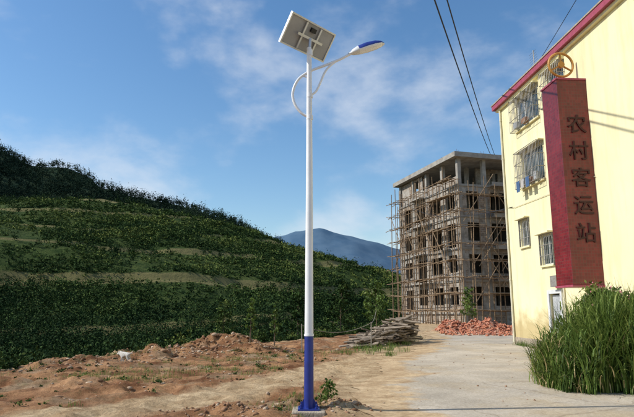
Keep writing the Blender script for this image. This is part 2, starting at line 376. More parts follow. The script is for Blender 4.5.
for c in C[:16]: m.tube([(7.3+.1*random.random(),12.9,-.05),(.5*(7.3+c[0]),12.9,c[2]*.5),tuple(c)],[.025,.015,.006],5)
m.finish('stems',[bark],sh)
V,F,t=leafcloud(C+np.array([0,-.05,.12]),np.tile([.3,.3,.2],(k_,1)),6,.06+0*C[:,0],.5+0*C[:,0],aspect=.9)
npmesh('flowers',V,F,[pmat('pink_flowers',(.40,.10,.15),(.5,.2,.25),scale=9)],parent=sh)

# ------------------------------------------------------------------ saplings
def tree(name,x,y,h,cr,nl=900,ls=.1,mat=leaf_hill,z0=None,tn=.4,trunk=.03,low=.35):
    z0=float(gz(x,y)) if z0 is None else z0
    p=empty(name); m=MB(); lean=(random.uniform(-.05,.05)*h,random.uniform(-.05,.05)*h)
    pt=lambda q:(x+lean[0]*q,y+lean[1]*q,z0-.05+h*q)
    m.tube([pt(0),pt(.3),pt(.6),pt(.95)],[trunk,trunk*.8,trunk*.5,trunk*.15],7)
    Cs=[]
    for i in range(14):
        q=low+(.98-low)*i/13; a=i*2.4+random.random(); l=cr*(1.1-.75*q)*random.uniform(.7,1.2); b0=Vector(pt(q*.92))
        e=b0+Vector((math.cos(a)*l,math.sin(a)*l,l*.55)); m.tube([b0,(b0+e)/2+Vector((0,0,.03*h)),e],[trunk*.35,trunk*.22,trunk*.08],5)
        Cs.append(e); Cs.append((b0+e)/2)
    Cs.append(Vector(pt(1)))
    m.finish('trunk_and_limbs',[bark],p)
    C=np.array([tuple(c) for c in Cs]); k=len(C)
    V,F,t=leafcloud(C,np.tile([cr*.36,cr*.36,cr*.30],(k,1)),max(8,nl//k),ls+0*C[:,0],np.clip(tn+.15*R.normal(size=k),0,1),shell=.05)
    npmesh('leaves',V,F,[mat],tint=t,parent=p); return p
tree('sapling',-2.55,21.5,1.75,.26,420,.11,leaf_bright,tn=.25)
tree('sapling',-1.75,23.2,1.7,.24,340,.11,leaf_bright,tn=.25)
tree('young_tree',3.25,30.5,3.2,.85,1500,.15,leaf_bright,tn=.25)
tree('young_tree',11.6,42.5,3.3,.7,1000,.16,leaf_bright,tn=.45)
tree('young_tree',-4.9,29.5,3.4,.8,900,.15,z0=-1.4,tn=.45)
tree('young_tree',-1.2,35,4.2,1.2,1700,.18,z0=-1.6,tn=.3,trunk=.06)
tree('young_tree',1.6,40,5.2,1.3,1900,.2,z0=-1.6,tn=.3,trunk=.06)
tree('weed_plant',.20,9.75,.46,.18,420,.055,leaf_bright,trunk=.006,low=.1)

# ------------------------------------------------------------------ stones
def rocks(name,P,S,mat,flat=.65):
    bm=bmesh.new(); bmesh.ops.create_icosphere(bm,subdivisions=1,radius=1)
    bv=np.array([v.co[:] for v in bm.verts]); bf=np.array([[v.index for v in f.verts] for f in bm.faces]); bm.free()
    n=len(P); nv=len(bv)
    V=bv[None]*(1+.30*R.normal(size=(n,nv,1)))*(S[:,None,None])*(np.array([1,1,flat])*(1+.25*R.normal(size=(n,1,3))))
    a=6.28*R.random(n); c,s=np.cos(a)[:,None],np.sin(a)[:,None]
    V=np.stack([V[...,0]*c-V[...,1]*s,V[...,0]*s+V[...,1]*c,V[...,2]],2)+P[:,None,:]
    F=(bf[None]+(np.arange(n)*nv)[:,None,None]).reshape(-1,3)
    return npmesh(name,V.reshape(-1,3),F,[mat],tint=np.repeat(R.random(n),len(bf)))
stone=pmat('rubble_stone',(.15,.078,.042),(.42,.33,.24),attr='tint',c3=(.29,.165,.095),rough=.95,spec=.15)
def scat(n,cx,cy,sx,sy,s0,s1):
    x=cx+sx*R.normal(size=n); y=cy+sy*R.normal(size=n); s=s0+(s1-s0)*R.random(n)**5
    return np.stack([x,y,gz(x,y)],1),s
sets=[scat(380,-1.3,9.2,.6,.22,.008,.05),scat(320,.4,9.35,.30,.2,.008,.065),scat(90,-.4,9.6,.4,.2,.008,.04),scat(800,-5.5,19.8,1.4,1,.015,.10),scat(1000,-3.8,22.3,1.5,1,.015,.12),
      scat(350,-2.4,21.6,1,.8,.015,.09),scat(350,-7.2,16.3,1.2,.9,.015,.09)]
n=9000; x=-11+12*R.random(n); y=8.2+13*R.random(n); tr_=ground_tint(x,y); ok=(tr_<.3)&(y<np.interp(x,EX,EY))&(fbm(x/1.2,y/1.2,3)+.25*R.normal(size=n)>.02); x,y=x[ok],y[ok]; s=.006+.055*R.random(len(x))**7
sets.append((np.stack([x,y,gz(x,y)],1),s))
n=900; x=-3+12*R.random(n); y=8.5+22*R.random(n); s=.005+.024*R.random(n)**5; sets.append((np.stack([x,y,gz(x,y)+s*.1+.012],1),s))
rocks('rubble_stones',np.concatenate([a for a,_ in sets]),np.concatenate([b_ for _,b_ in sets]),stone)

# ------------------------------------------------------------------ street lamp
lamp=empty('solar_street_lamp')
white=pmat('white_paint',(.78,.79,.80),(.70,.71,.72),scale=3,rough=.35,spec=.5)
blue=pmat('blue_paint',(.012,.026,.18),(.016,.036,.24),scale=6,rough=.35,spec=.5)
alum=pmat('aluminium',(.55,.56,.58),(.48,.49,.5),scale=5,rough=.4,metal=.6)
LX,LY=-.13,9.13
m=MB(); m.tube([(LX,LY,.06),(LX,LY,1.2)],[.078,.073],24); m.finish('blue_base_section',[blue],lamp,True)
m=MB(); m.tube([(LX,LY,1.2),(LX,LY,3.6),(LX-.01,LY,6.2)],[.072,.058,.043],24); m.finish('white_pole',[white],lamp,True)
m=MB(); m.tube([(LX,LY,1.185),(LX,LY,1.215)],.079,24); m.tube([(LX,LY,4.86),(LX,LY,4.93)],.058,16); m.tube([(LX,LY,5.26),(LX,LY,5.33)],.056,16)
m.tube([(LX,LY,6.05),(LX,LY,6.16)],.052,16); m.finish('collars',[white],lamp,True)
m=MB(); m.obox((LX,LY,.070),(.17,0,0),(0,.17,0),(0,0,.012))
for a in range(4):
    an=math.radians(45+90*a); px,py=LX+.17*math.cos(an),LY+.17*math.sin(an)
    m.tube([(px,py,.05),(px,py,.15)],.012,8); m.tube([(px,py,.083),(px,py,.105)],.024,6)
for a in range(4):
    an=math.radians(90*a); dx,dy=math.cos(an),math.sin(an)
    m.face([(LX+dx*.07,LY+dy*.07,.082),(LX+dx*.16,LY+dy*.16,.082),(LX+dx*.07,LY+dy*.07,.23)])
m.finish('base_flange',[blue],lamp)
conc=pmat('footing_concrete',(.28,.22,.16),(.42,.36,.28),scale=8,bump=.5)
m=MB(); m.box(LX-.26,LX+.26,LY-.26,LY+.26,-.3,.057); m.finish('footing',[conc],lamp,bevel=.02)
def cr(P,n=10):
    out=[]; P=[Vector(p) for p in P]; Q=[P[0]*2-P[1]]+P+[P[-1]*2-P[-2]]
    for i in range(1,len(Q)-2):
        for k in range(n):
            t=k/n; a,b_,c,d=Q[i-1],Q[i],Q[i+1],Q[i+2]
            out.append(.5*((2*b_)+(-a+c)*t+(2*a-5*b_+4*c-d)*t*t+(-a+3*b_-3*c+d)*t**3))
    out.append(P[-1]); return out
m=MB()
A=cr([(LX,LY,4.9),(-.27,LY,4.98),(-.39,LY,5.15),(-.425,LY,5.36),(-.33,LY,5.6),(-.12,LY,5.76),(.12,LY,5.86),(.38,LY,5.97),(.60,LY,6.09)])
m.tube(A,[.024]*len(A),12)
B_=cr([(LX,LY,5.3),(-.02,LY,5.38),(.06,LY,5.55),(.15,LY,5.76),(.30,LY,5.92),(.50,LY,6.03)])
m.tube(B_,[.020]*len(B_),12)
m.tube([(-.25,LY,5.67),(LX,LY,5.62)],.012,8)
m.finish('curved_arm',[white],lamp,True)
def loft(prof,tilt,org,m,seg=20,matf=None):
    rings=[]
    for (s,w,ht,zc) in prof:
        ring=[]
        for j in range(seg):
            a=2*math.pi*j/seg; yy=math.cos(a)*w; zz=math.sin(a)*ht*(1 if math.sin(a)>0 else .45)+zc
            ring.append(Vector((s*math.cos(tilt)-zz*math.sin(tilt)+org[0],org[1]+yy,s*math.sin(tilt)+zz*math.cos(tilt)+org[2])))
        rings.append(ring)
    base=len(m.v)
    for r in rings: m.v+= [tuple(p) for p in r]
    for i in range(len(rings)-1):
        for j in range(seg):
            a=base+i*seg+j; b_=base+i*seg+(j+1)%seg; m.f.append((a,a+seg,b_+seg,b_)); m.m.append(matf(i,j,seg) if matf else 0)
    m.f.append(tuple(base+j for j in range(seg))); m.m.append(1); m.f.append(tuple(base+(len(rings)-1)*seg+j for j in range(seg))[::-1]); m.m.append(1)
lens=pmat('lamp_lens',(.72,.74,.76),(.78,.80,.80),scale=4,rough=.15,spec=.6)
m=MB(); tl=math.radians(18)
loft([(0,.03,.03,0),(.05,.035,.035,0),(.09,.065,.065,0),(.2,.10,.10,.0),(.36,.12,.115,0),(.52,.115,.10,0),(.62,.085,.065,0),(.675,.03,.02,-.005)],tl,(.56,LY,6.075),m,20,
     lambda i,j,s:(0 if (j<s/2 and i>=3) else (2 if (3<=i<=5 and j>=s/2) else 1)))
lh=m.finish('lamp_head',[blue,pmat('lamp_shell_grey',(.66,.68,.70),(.6,.62,.64),scale=3,rough=.35),lens],lamp,False)
lh.data.polygons.foreach_set('use_smooth',[True]*len(lh.data.polygons))
md=lh.modifiers.new('s','EDGE_SPLIT'); md.split_angle=math.radians(50)
a=Vector((.79,.84,0)).normalized(); b_=Vector((-.21,.2,-.40)); b_=(b_-a*a.dot(b_)).normalized(); nn=a.cross(b_).normalized()
if nn.z<0: nn=-nn
pc=Vector((LX-.03,LY+.05,6.42)); hl,hw=.56,.265
cell=bpy.data.materials.new('solar_cells'); cell.use_nodes=True; N=cell.node_tree.nodes; L=cell.node_tree.links
N['Principled BSDF'].inputs['Roughness'].default_value=.12
tc=N.new('ShaderNodeTexCoord'); bk=N.new('ShaderNodeTexBrick'); bk.offset=0; bk.inputs['Scale'].default_value=8; bk.inputs['Mortar Size'].default_value=.03
bk.inputs['Color1'].default_value=(.01,.015,.05,1); bk.inputs['Color2'].default_value=(.012,.02,.06,1); bk.inputs['Mortar'].default_value=(.5,.5,.55,1)
L.new(tc.outputs['Object'],bk.inputs['Vector']); L.new(bk.outputs['Color'],N['Principled BSDF'].inputs['Base Color'])
backsheet=pmat('panel_backsheet',(.34,.34,.34),(.28,.28,.28),scale=3,rough=.6)
m=MB(); m.obox(pc,a*hl*.97,b_*hw*.95,nn*.006,0); m.finish('panel_backsheet',[backsheet],lamp)
m=MB(); m.obox(pc+nn*.010,a*hl*.97,b_*hw*.95,nn*.003,0); m.finish('panel_cells',[cell],lamp)
m=MB()
for s in(-1,1):
    m.obox(pc+b_*s*hw,a*hl,b_*.014,nn*.024); m.obox(pc+a*s*(hl-.014),b_*(hw-.0145),a*.014,nn*.0235)
m.finish('panel_frame',[alum],lamp)
m=MB()
for s in(-.32,.32): m.obox(pc-nn*.035+a*s*hl,b_*hw*.9,a*.018,nn*.012)
m.obox(pc-nn*.06,a*hl*.55,b_*.022,nn*.013)
m.tube([(LX-.01,LY,6.15),pc-nn*.06],[.035,.03],10)
m.obox(pc-nn*.03+a*.02+b_*-.15,a*.06,b_*.04,nn*.02,1)
m.finish('panel_bracket',[alum,pmat('junction_box',(.02,.02,.02),rough=.5)],lamp)

# ------------------------------------------------------------------ wall with openings
def wall(m,P,s0,s1,z0,z1,th,ops,mi=0,ri=0):
    S=sorted(set([s0,s1]+[v for o in ops for v in o[:2]])); Z=sorted(set([z0,z1]+[v for o in ops for v in o[2:]]))
    S=[v for v in S if s0<=v<=s1]; Z=[v for v in Z if z0<=v<=z1]
    def isop(i,j):
        if i<0 or j<0 or i>=len(S)-1 or j>=len(Z)-1: return False
        cs,cz=(S[i]+S[i+1])/2,(Z[j]+Z[j+1])/2
        return any(o[0]<cs<o[1] and o[2]<cz<o[3] for o in ops)
    for i in range(len(S)-1):
        for j in range(len(Z)-1):
            a,b_,c,d=S[i],S[i+1],Z[j],Z[j+1]
            if isop(i,j):
                if not isop(i-1,j): m.face([P(a,0,c),P(a,-th,c),P(a,-th,d),P(a,0,d)],ri)
                if not isop(i+1,j): m.face([P(b_,0,c),P(b_,0,d),P(b_,-th,d),P(b_,-th,c)],ri)
                if not isop(i,j-1): m.face([P(a,0,c),P(b_,0,c),P(b_,-th,c),P(a,-th,c)],ri)
                if not isop(i,j+1): m.face([P(a,0,d),P(a,-th,d),P(b_,-th,d),P(b_,0,d)],ri)
            else:
                m.face([P(a,0,c),P(b_,0,c),P(b_,0,d),P(a,0,d)],mi); m.face([P(a,-th,c),P(a,-th,d),P(b_,-th,d),P(b_,-th,c)],mi)
def pbox(m,P,s0,s1,o0,o1,z0,z1,mi=0):
    q=[P(s0,o0,z0),P(s1,o0,z0),P(s1,o1,z0),P(s0,o1,z0),P(s0,o0,z1),P(s1,o0,z1),P(s1,o1,z1),P(s0,o1,z1)]
    i=len(m.v); m.v+=[tuple(p) for p in q]
    for f in((0,3,2,1),(4,5,6,7),(0,1,5,4),(1,2,6,5),(2,3,7,6),(3,0,4,7)): m.f.append(tuple(i+j for j in f)); m.m.append(mi)

# ------------------------------------------------------------------ yellow building
yb=empty('yellow_apartment_building')
O=Vector((9.36,26.9,0)); d=Vector((.0645,-.9979,0)).normalized(); nrm=Vector((-.9979,-.0645,0)).normalized()
P=lambda s,o,z: O+d*s+nrm*o+Vector((0,0,z))
def stain_wall(name,c,c2):
    m=pmat(name,c,c2,scale=.5,rough=.85,bump=.10,bscale=25,spec=.2)
    N=m.node_tree.nodes; L=m.node_tree.links; b=N['Principled BSDF']; src=b.inputs['Base Color'].links[0].from_socket
    tc=N.new('ShaderNodeTexCoord'); mp=N.new('ShaderNodeMapping'); mp.inputs['Scale'].default_value=(1.6,1.6,.22); L.new(tc.outputs['Object'],mp.inputs[0])
    nz=N.new('ShaderNodeTexNoise'); nz.inputs['Scale'].default_value=1.6; nz.inputs['Detail'].default_value=8; nz.inputs['Roughness'].default_value=.65; L.new(mp.outputs[0],nz.inputs['Vector'])
    r=N.new('ShaderNodeValToRGB'); r.color_ramp.elements[0].position=.34; r.color_ramp.elements[0].color=(.78,.74,.68,1); r.color_ramp.elements[1].position=.52; r.color_ramp.elements[1].color=(1,1,1,1)
    L.new(nz.outputs['Fac'],r.inputs['Fac']); mx=N.new('ShaderNodeMixRGB'); mx.blend_type='MULTIPLY'; mx.inputs[0].default_value=.5
    L.new(src,mx.inputs[1]); L.new(r.outputs[0],mx.inputs[2])
    sx=N.new('ShaderNodeSeparateXYZ'); L.new(tc.outputs['Object'],sx.inputs[0])
    n2=N.new('ShaderNodeTexNoise'); n2.inputs['Scale'].default_value=1.8; n2.inputs['Detail'].default_value=8; L.new(tc.outputs['Object'],n2.inputs['Vector'])
    ma=N.new('ShaderNodeMath'); ma.operation='MULTIPLY_ADD'; L.new(n2.outputs['Fac'],ma.inputs[0]); ma.inputs[1].default_value=-1.8; L.new(sx.outputs[2],ma.inputs[2])
    r2=N.new('ShaderNodeValToRGB'); r2.color_ramp.elements[0].position=0; r2.color_ramp.elements[0].color=(.66,.58,.48,1); r2.color_ramp.elements[1].position=.8; r2.color_ramp.elements[1].color=(1,1,1,1); L.new(ma.outputs[0],r2.inputs[0])
    m5=N.new('ShaderNodeMixRGB'); m5.blend_type='MULTIPLY'; m5.inputs[0].default_value=1; L.new(mx.outputs[0],m5.inputs[1]); L.new(r2.outputs[0],m5.inputs[2])
    L.new(m5.outputs[0],b.inputs['Base Color']); return m
cream=stain_wall('cream_wall_paint',(.79,.725,.46),(.74,.68,.42))
maroon=pmat('maroon_trim',(.34,.07,.11),(.27,.05,.08),scale=5,rough=.5)
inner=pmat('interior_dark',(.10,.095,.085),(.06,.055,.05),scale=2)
glass=pmat('window_glass',(.03,.045,.05),(.05,.07,.075),scale=.6,rough=.05,spec=.8)
wframe=pmat('white_window_frame',(.65,.66,.66),(.55,.56,.56),scale=6,rough=.4)
bars=pmat('galvanised_bars',(.36,.35,.32),(.24,.22,.19),scale=10,rough=.5,metal=.3)
ops=[(1.95,4.2,9.9,11.35),(5.1,6.45,9.9,11.35),(2.2,4.3,7.1,8.7),(3.5,4.5,3.45,4.7),(1.6,2.45,4.45,5.65),(3.95,4.85,0.05,2.25),(12.5,14.5,10,11.4),(12.5,14.5,7.1,8.7),(12.5,14.5,3.6,5.2),(16,18,10,11.4),(16,18,7.1,8.7)]
LEN=20
m=MB(); wall(m,P,0,LEN,-.2,11.72,.24,ops,0,0)
m.face([P(0,0,-.2),P(0,0,11.72),P(0,-11,11.72),P(0,-11,-.2)]); m.face([P(LEN,0,-.2),P(LEN,-11,-.2),P(LEN,-11,11.72),P(LEN,0,11.72)])
m.face([P(0,-11,-.2),P(0,-11,11.72),P(LEN,-11,11.72),P(LEN,-11,-.2)])
m.finish('walls',[cream],yb)
m=MB(); pbox(m,P,-.25,LEN+.25,.28,-11.2,11.72,11.96,0); m.finish('roof_eave',[maroon],yb)
m=MB(); pbox(m,P,-.28,LEN+.28,.31,-11.25,11.963,12.02,0); m.finish('roof_coping',[conc],yb)
m=MB(); pbox(m,P,-.12,LEN+.12,.14,-11.1,11.60,11.717,0); m.finish('soffit_band',[cream],yb)
m=MB(); pbox(m,P,-.02,LEN,.03,-.26,-.1,.35,0); m.finish('plinth',[conc],yb)
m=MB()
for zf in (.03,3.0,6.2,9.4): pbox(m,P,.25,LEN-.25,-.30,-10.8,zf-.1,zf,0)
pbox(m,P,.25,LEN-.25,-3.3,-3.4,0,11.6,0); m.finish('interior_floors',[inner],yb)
m=MB()
def win(o,mull=2,cage=0):
    s0,s1,z0,z1=o; f=.06
    pbox(m,P,s0,s1,-.10,-.15,z0,z0+f,1); pbox(m,P,s0,s1,-.10,-.15,z1-f,z1,1)
    for k in range(mull+1):
        c=s0+f/2+(s1-s0-f)*k/mull; pbox(m,P,c-f/2,c+f/2,-.098,-.152,z0+f,z1-f,1)
    pbox(m,P,s0+.02,s1-.02,-.12,-.13,z0+.02,z1-.02,0)
    if z0>1: pbox(m,P,s0-.08,s1+.08,.09,-.02,z0-.08,z0-.003,3)
    if z0>1: pbox(m,P,s0-.12,s1+.12,.25 if cage else .12,-.02,z1+.05,z1+.11,3)
    if cage:
        D=cage; a0,a1=s0-.08,s1+.08; b0,b1=z0-.05,z1+.04
        nb=max(4,int((a1-a0)/.13))
        for k in range(nb+1):
            c=a0+(a1-a0)*k/nb; m.tube([P(c,.0,b1),P(c,D,b1),P(c,D,b0),P(c,0,b0)],.011,4,2)
        for zz in (b0,b0+(b1-b0)*.33,b0+(b1-b0)*.66,b1):
            m.tube([P(a0,0,zz),P(a0,D,zz),P(a1,D,zz),P(a1,0,zz)],.016,4,2)
        for k in range(5): m.tube([P(a0,D*k/5,b0),P(a0,D*k/5,b1)],.010,4,2); m.tube([P(a1,D*k/5,b0),P(a1,D*k/5,b1)],.010,4,2)
win(ops[0],3,.32); win(ops[1],2,.32); win(ops[2],3,.35); win(ops[3],2,.06); win(ops[4],2,.06)
for o in ops[6:]: win(o,3,.3)
m.finish('windows',[glass,wframe,bars,cream],yb)
m=MB()
for (s,z,w,h_,mi) in ((2.3,7.12,.3,.25,0),(2.7,7.12,.22,.3,1),(3.2,7.12,.35,.22,0),(3.8,7.12,.25,.35,1),(2.2,9.92,.3,.3,1),(3.0,9.92,.4,.22,0),(5.4,9.92,.3,.3,0)):
    pbox(m,P,s,s+w,.28,.08,z,z+h_,mi)
m.finish('cage_shelf_clutter',[pmat('terracotta_pot',(.30,.13,.07)),pmat('basin_plastic',(.35,.38,.42))],yb,bevel=.02)
m=MB(); s0,s1,z0,z1=ops[5]
pbox(m,P,s0+.05,s1-.05,-.08,-.13,z0,z1-.05,0)
for k in range(2):
    for j in range(3): pbox(m,P,s0+.12+k*.35,s0+.12+k*.35+.28,-.065,-.082,.25+j*.65,.25+j*.65+.5,0)
pbox(m,P,s0-.15,s0-.002,.06,-.05,0,z1+.15,1); pbox(m,P,s1+.002,s1+.15,.06,-.05,0,z1+.15,1); pbox(m,P,s0-.002,s1+.002,.058,-.05,z1+.003,z1+.148,1)
m.finish('door',[pmat('grey_metal_door',(.42,.44,.45),(.35,.36,.38),scale=4,rough=.45),wframe],yb)
m=MB()
for (s,w,h_,mi) in ((2.3,.35,.5,0),(2.75,.3,.38,1),(3.25,.34,.45,0)):
    for k in range(4):
        a0=s+w*k/4; a1=s+w*(k+1)/4; oo=.38+.02*(k%2); o2=.38+.02*((k+1)%2)
        m.face([P(a0,oo,7.35-h_),P(a1,o2,7.35-h_),P(a1,o2,7.35),P(a0,oo,7.35)],mi)
m.tube([P(2.1,.38,7.36),P(4.4,.38,7.36)],.01,5,2)
m.finish('hanging_laundry',[pmat('blue_cloth',(.06,.12,.24)),pmat('pale_cloth',(.42,.40,.38)),bars],yb)
m=MB()
m.tube([P(.25,.07,11.6),P(.25,.07,.1)],.05,8); m.tube([P(5.2,.06,9.6),P(5.2,.06,.2)],.035,8); m.tube([P(1.1,.04,6.4),P(8,.04,6.25)],.012,5); m.tube([P(5.2,.04,6.3),P(5.25,.04,2.6),P(5.6,.04,2.5)],.012,5)
for z_ in (1,3,5,7,9,11): m.tube([P(.25,.07,z_),P(.25,.07,z_+.06)],.06,8)
m.finish('drain_pipes',[pmat('pvc_pipe',(.66,.63,.48),(.55,.52,.40),scale=5,rough=.4)],yb,True)
m=MB(); pbox(m,P,4.55,5.05,.26,.02,2.5,2.95,0); m.tube([P(2.9,-.6,11.98),P(2.9,-.6,13.6)],.02,6)
for k in range(5): m.tube([P(2.5,-.6,13.0+.13*k),P(3.3-.04*k,-.6,13.0+.13*k)],.008,4)
m.finish('roof_antenna_and_meter_box',[bars],yb)

# vertical sign
sg=empty('vertical_building_sign')
tile=bpy.data.materials.new('red_tiles'); tile.use_nodes=True; N=tile.node_tree.nodes; L=tile.node_tree.links
N['Principled BSDF'].inputs['Roughness'].default_value=.4
tc=N.new('ShaderNodeTexCoord'); sx=N.new('ShaderNodeSeparateXYZ'); L.new(tc.outputs['Object'],sx.inputs[0]); ad=N.new('ShaderNodeMath'); ad.operation='ADD'; L.new(sx.outputs[0],ad.inputs[0]); L.new(sx.outputs[1],ad.inputs[1])
cx_=N.new('ShaderNodeCombineXYZ'); L.new(ad.outputs[0],cx_.inputs[0]); L.new(sx.outputs[2],cx_.inputs[1])
bk=N.new('ShaderNodeTexBrick'); bk.offset=0; bk.inputs['Scale'].default_value=1; bk.inputs['Brick Width'].default_value=.11; bk.inputs['Row Height'].default_value=.11; bk.inputs['Mortar Size'].default_value=.006
bk.inputs['Color1'].default_value=(.205,.016,.020,1); bk.inputs['Color2'].default_value=(.13,.009,.013,1); bk.inputs['Mortar'].default_value=(.12,.045,.04,1)
L.new(cx_.outputs[0],bk.inputs['Vector'])
nz_=N.new('ShaderNodeTexNoise'); nz_.inputs['Scale'].default_value=1.3; nz_.inputs['Detail'].default_value=6; L.new(tc.outputs['Object'],nz_.inputs['Vector'])
rr_=N.new('ShaderNodeValToRGB'); rr_.color_ramp.elements[0].position=.35; rr_.color_ramp.elements[0].color=(.7,.68,.66,1); rr_.color_ramp.elements[1].position=.6; L.new(nz_.outputs['Fac'],rr_.inputs[0])
mx=N.new('ShaderNodeMixRGB'); mx.blend_type='MULTIPLY'; mx.inputs[0].default_value=.8; L.new(bk.outputs['Color'],mx.inputs[1]); L.new(rr_.outputs[0],mx.inputs[2]); L.new(mx.outputs[0],N['Principled BSDF'].inputs['Base Color'])
m=MB(); pbox(m,P,6.75,7.9,.003,1.12,2.45,9.9,0); m.finish('tiled_pier',[tile],sg,bevel=.015)
m=MB(); pbox(m,P,6.72,7.93,.002,1.15,9.903,9.97,0); pbox(m,P,6.72,7.93,.002,1.15,2.38,2.447,0); m.finish('caps',[maroon],sg)
chm=pmat('sign_lettering',(.030,.006,.008),(.045,.01,.012),scale=5,rough=.4)
for k,ch in enumerate('农村客运站'):
    cu=bpy.data.curves.new('character','FONT'); cu.body=ch; cu.size=.74; cu.extrude=.02; cu.align_x='CENTER'; cu.align_y='CENTER'; cu.offset=.004
    ob=bpy.data.objects.new('character',cu); COL.objects.link(ob); ob.location=P(7.925,.50,8.15-.99*k); ob.rotation_euler=(math.radians(90),0,math.radians(3.7)); ob.parent=sg; cu.materials.append(chm)
gold=pmat('emblem_orange_paint',(.50,.26,.06),(.40,.20,.05),scale=6,rough=.45)
m=MB(); c=P(7.4,.62,10.72); rad=.47
m.tube([c+nrm*(math.cos(t_)*rad)+Vector((0,0,math.sin(t_)*rad)) for t_ in np.linspace(0,2*math.pi,49)],.045,8)
for an in (90,210,330):
    t_=math.radians(an); m.tube([c,c+nrm*(math.cos(t_)*rad)+Vector((0,0,math.sin(t_)*rad))],.035,8)
m.tube([c-d*.05,c+d*.07],.12,16); m.tube([P(7.4,.62,9.97),P(7.4,.62,10.26)],.04,8)
m.finish('wheel_emblem',[gold],sg,True)

# ------------------------------------------------------------------ unfinished building
ub=empty('unfinished_concrete_building')
C0=Vector((15.8,60,0)); du=Vector((.961,.276,0)).normalized(); dv=Vector((-.276,.961,0)).normalized()
PF=lambda s,o,z: C0+du*s-dv*o+Vector((0,0,z))
PL=lambda s,o,z: C0+dv*s-du*o+Vector((0,0,z))
W,D=15,15.6
blk=bpy.data.materials.new('raw_blockwork'); blk.use_nodes=True; N=blk.node_tree.nodes; L=blk.node_tree.links
bb=N['Principled BSDF']; bb.inputs['Roughness'].default_value=.95; bb.inputs['Specular IOR Level'].default_value=.1
tc=N.new('ShaderNodeTexCoord'); sx=N.new('ShaderNodeSeparateXYZ'); L.new(tc.outputs['Object'],sx.inputs[0]); ad=N.new('ShaderNodeMath'); L.new(sx.outputs[0],ad.inputs[0]); L.new(sx.outputs[1],ad.inputs[1])
cx_=N.new('ShaderNodeCombineXYZ'); L.new(ad.outputs[0],cx_.inputs[0]); L.new(sx.outputs[2],cx_.inputs[1])
bk=N.new('ShaderNodeTexBrick'); bk.inputs['Scale'].default_value=1; bk.inputs['Brick Width'].default_value=.5; bk.inputs['Row Height'].default_value=.22; bk.inputs['Mortar Size'].default_value=.02
bk.inputs['Color1'].default_value=(.36,.28,.21,1); bk.inputs['Color2'].default_value=(.24,.18,.14,1); bk.inputs['Mortar'].default_value=(.42,.38,.33,1)
L.new(cx_.outputs[0],bk.inputs['Vector'])
nz=N.new('ShaderNodeTexNoise'); nz.inputs['Scale'].default_value=.45; nz.inputs['Detail'].default_value=8; L.new(tc.outputs['Object'],nz.inputs['Vector'])
rp=N.new('ShaderNodeValToRGB'); rp.color_ramp.elements[0].position=.46; rp.color_ramp.elements[1].position=.56; L.new(nz.outputs['Fac'],rp.inputs['Fac'])
mx=N.new('ShaderNodeMixRGB'); L.new(rp.outputs[0],mx.inputs[0]); L.new(bk.outputs['Color'],mx.inputs[1]); mx.inputs[2].default_value=(.38,.35,.31,1)
n2=N.new('ShaderNodeTexNoise'); n2.inputs['Scale'].default_value=2.5; n2.inputs['Detail'].default_value=8; n2.inputs['Roughness'].default_value=.7; L.new(tc.outputs['Object'],n2.inputs['Vector'])
r2=N.new('ShaderNodeValToRGB'); r2.color_ramp.elements[0].position=.35; r2.color_ramp.elements[0].color=(.5,.48,.45,1); r2.color_ramp.elements[1].position=.62; r2.color_ramp.elements[1].color=(1.1,1.1,1.1,1); L.new(n2.outputs['Fac'],r2.inputs['Fac'])
m4=N.new('ShaderNodeMixRGB'); m4.blend_type='MULTIPLY'; m4.inputs[0].default_value=.9; L.new(mx.outputs[0],m4.inputs[1]); L.new(r2.outputs[0],m4.inputs[2]); L.new(m4.outputs[0],bb.inputs['Base Color'])
slabm=pmat('cast_concrete',(.36,.34,.30),(.22,.20,.18),scale=1.2,rough=.9,bump=.3)
LV=[1.3,4.85,8.4,11.95,15.5]; RZ=18.75
fo=[];lo_=[]
for k,z_ in enumerate(LV[:-1]):
    for (a0,a1) in ((.95,2.5),(4.0,6.1),(7.6,9.4),(11,13.2)): fo.append((a0,a1,z_+.75,z_+2.8))
    for (a0,a1) in ((1.0,2.8),(4.2,6.9),(8.2,10.6),(12.0,14.2)): lo_.append((a0,a1,z_+(.1 if (k+int(a0))%3==0 else .85),z_+2.8))
m=MB(); T0=LV[-1]-.02
wall(m,PF,.2,W-.2,-.3,T0,.22,fo,0,0); wall(m,PL,.23,D-.2,-.3,T0,.22,lo_,0,0)
wall(m,lambda s,o,z:PF(s,-D-o+.2,z),.2,W-.2,-.3,T0,.22,[],0,0); wall(m,lambda s,o,z:PL(s,-W-o+.2,z),.3,D-.4,-.3,T0,.22,[],0,0)
wall(m,lambda s,o,z:PF(s,-3.5+o,z),4.5,11,LV[-1]+.02,RZ-.3,.2,[(6.5,7.6,15.9,18)],0,0)
wall(m,lambda s,o,z:PL(s,-.1+o,z),8.8,14.9,LV[-1]+.02,RZ-.3,.2,[(10,12,16.8,18.1)],0,0)
wall(m,lambda s,o,z:PL(s,-.1+o,z),.45,8.7,LV[-1]+.02,LV[-1]+1.0,.15,[],0,0)
m.finish('block_walls',[blk],ub)
m=MB()
for z_ in LV: pbox(m,PF,-.12,W+.12,.12,-D-.12,z_-.22,z_+.02,0)
pbox(m,PF,-.7,W+.6,.7,-D-.6,RZ-.25,RZ,0)
pbox(m,PF,-.7,W+.6,.7,.58,RZ+.003,RZ+.3,0); pbox(m,PF,-.7,W+.6,-D-.48,-D-.6,RZ+.003,RZ+.3,0)
pbox(m,PF,-.7,-.58,.577,-D-.477,RZ+.003,RZ+.3,0)
m.finish('floor_slabs_and_roof',[slabm],ub)
m=MB()
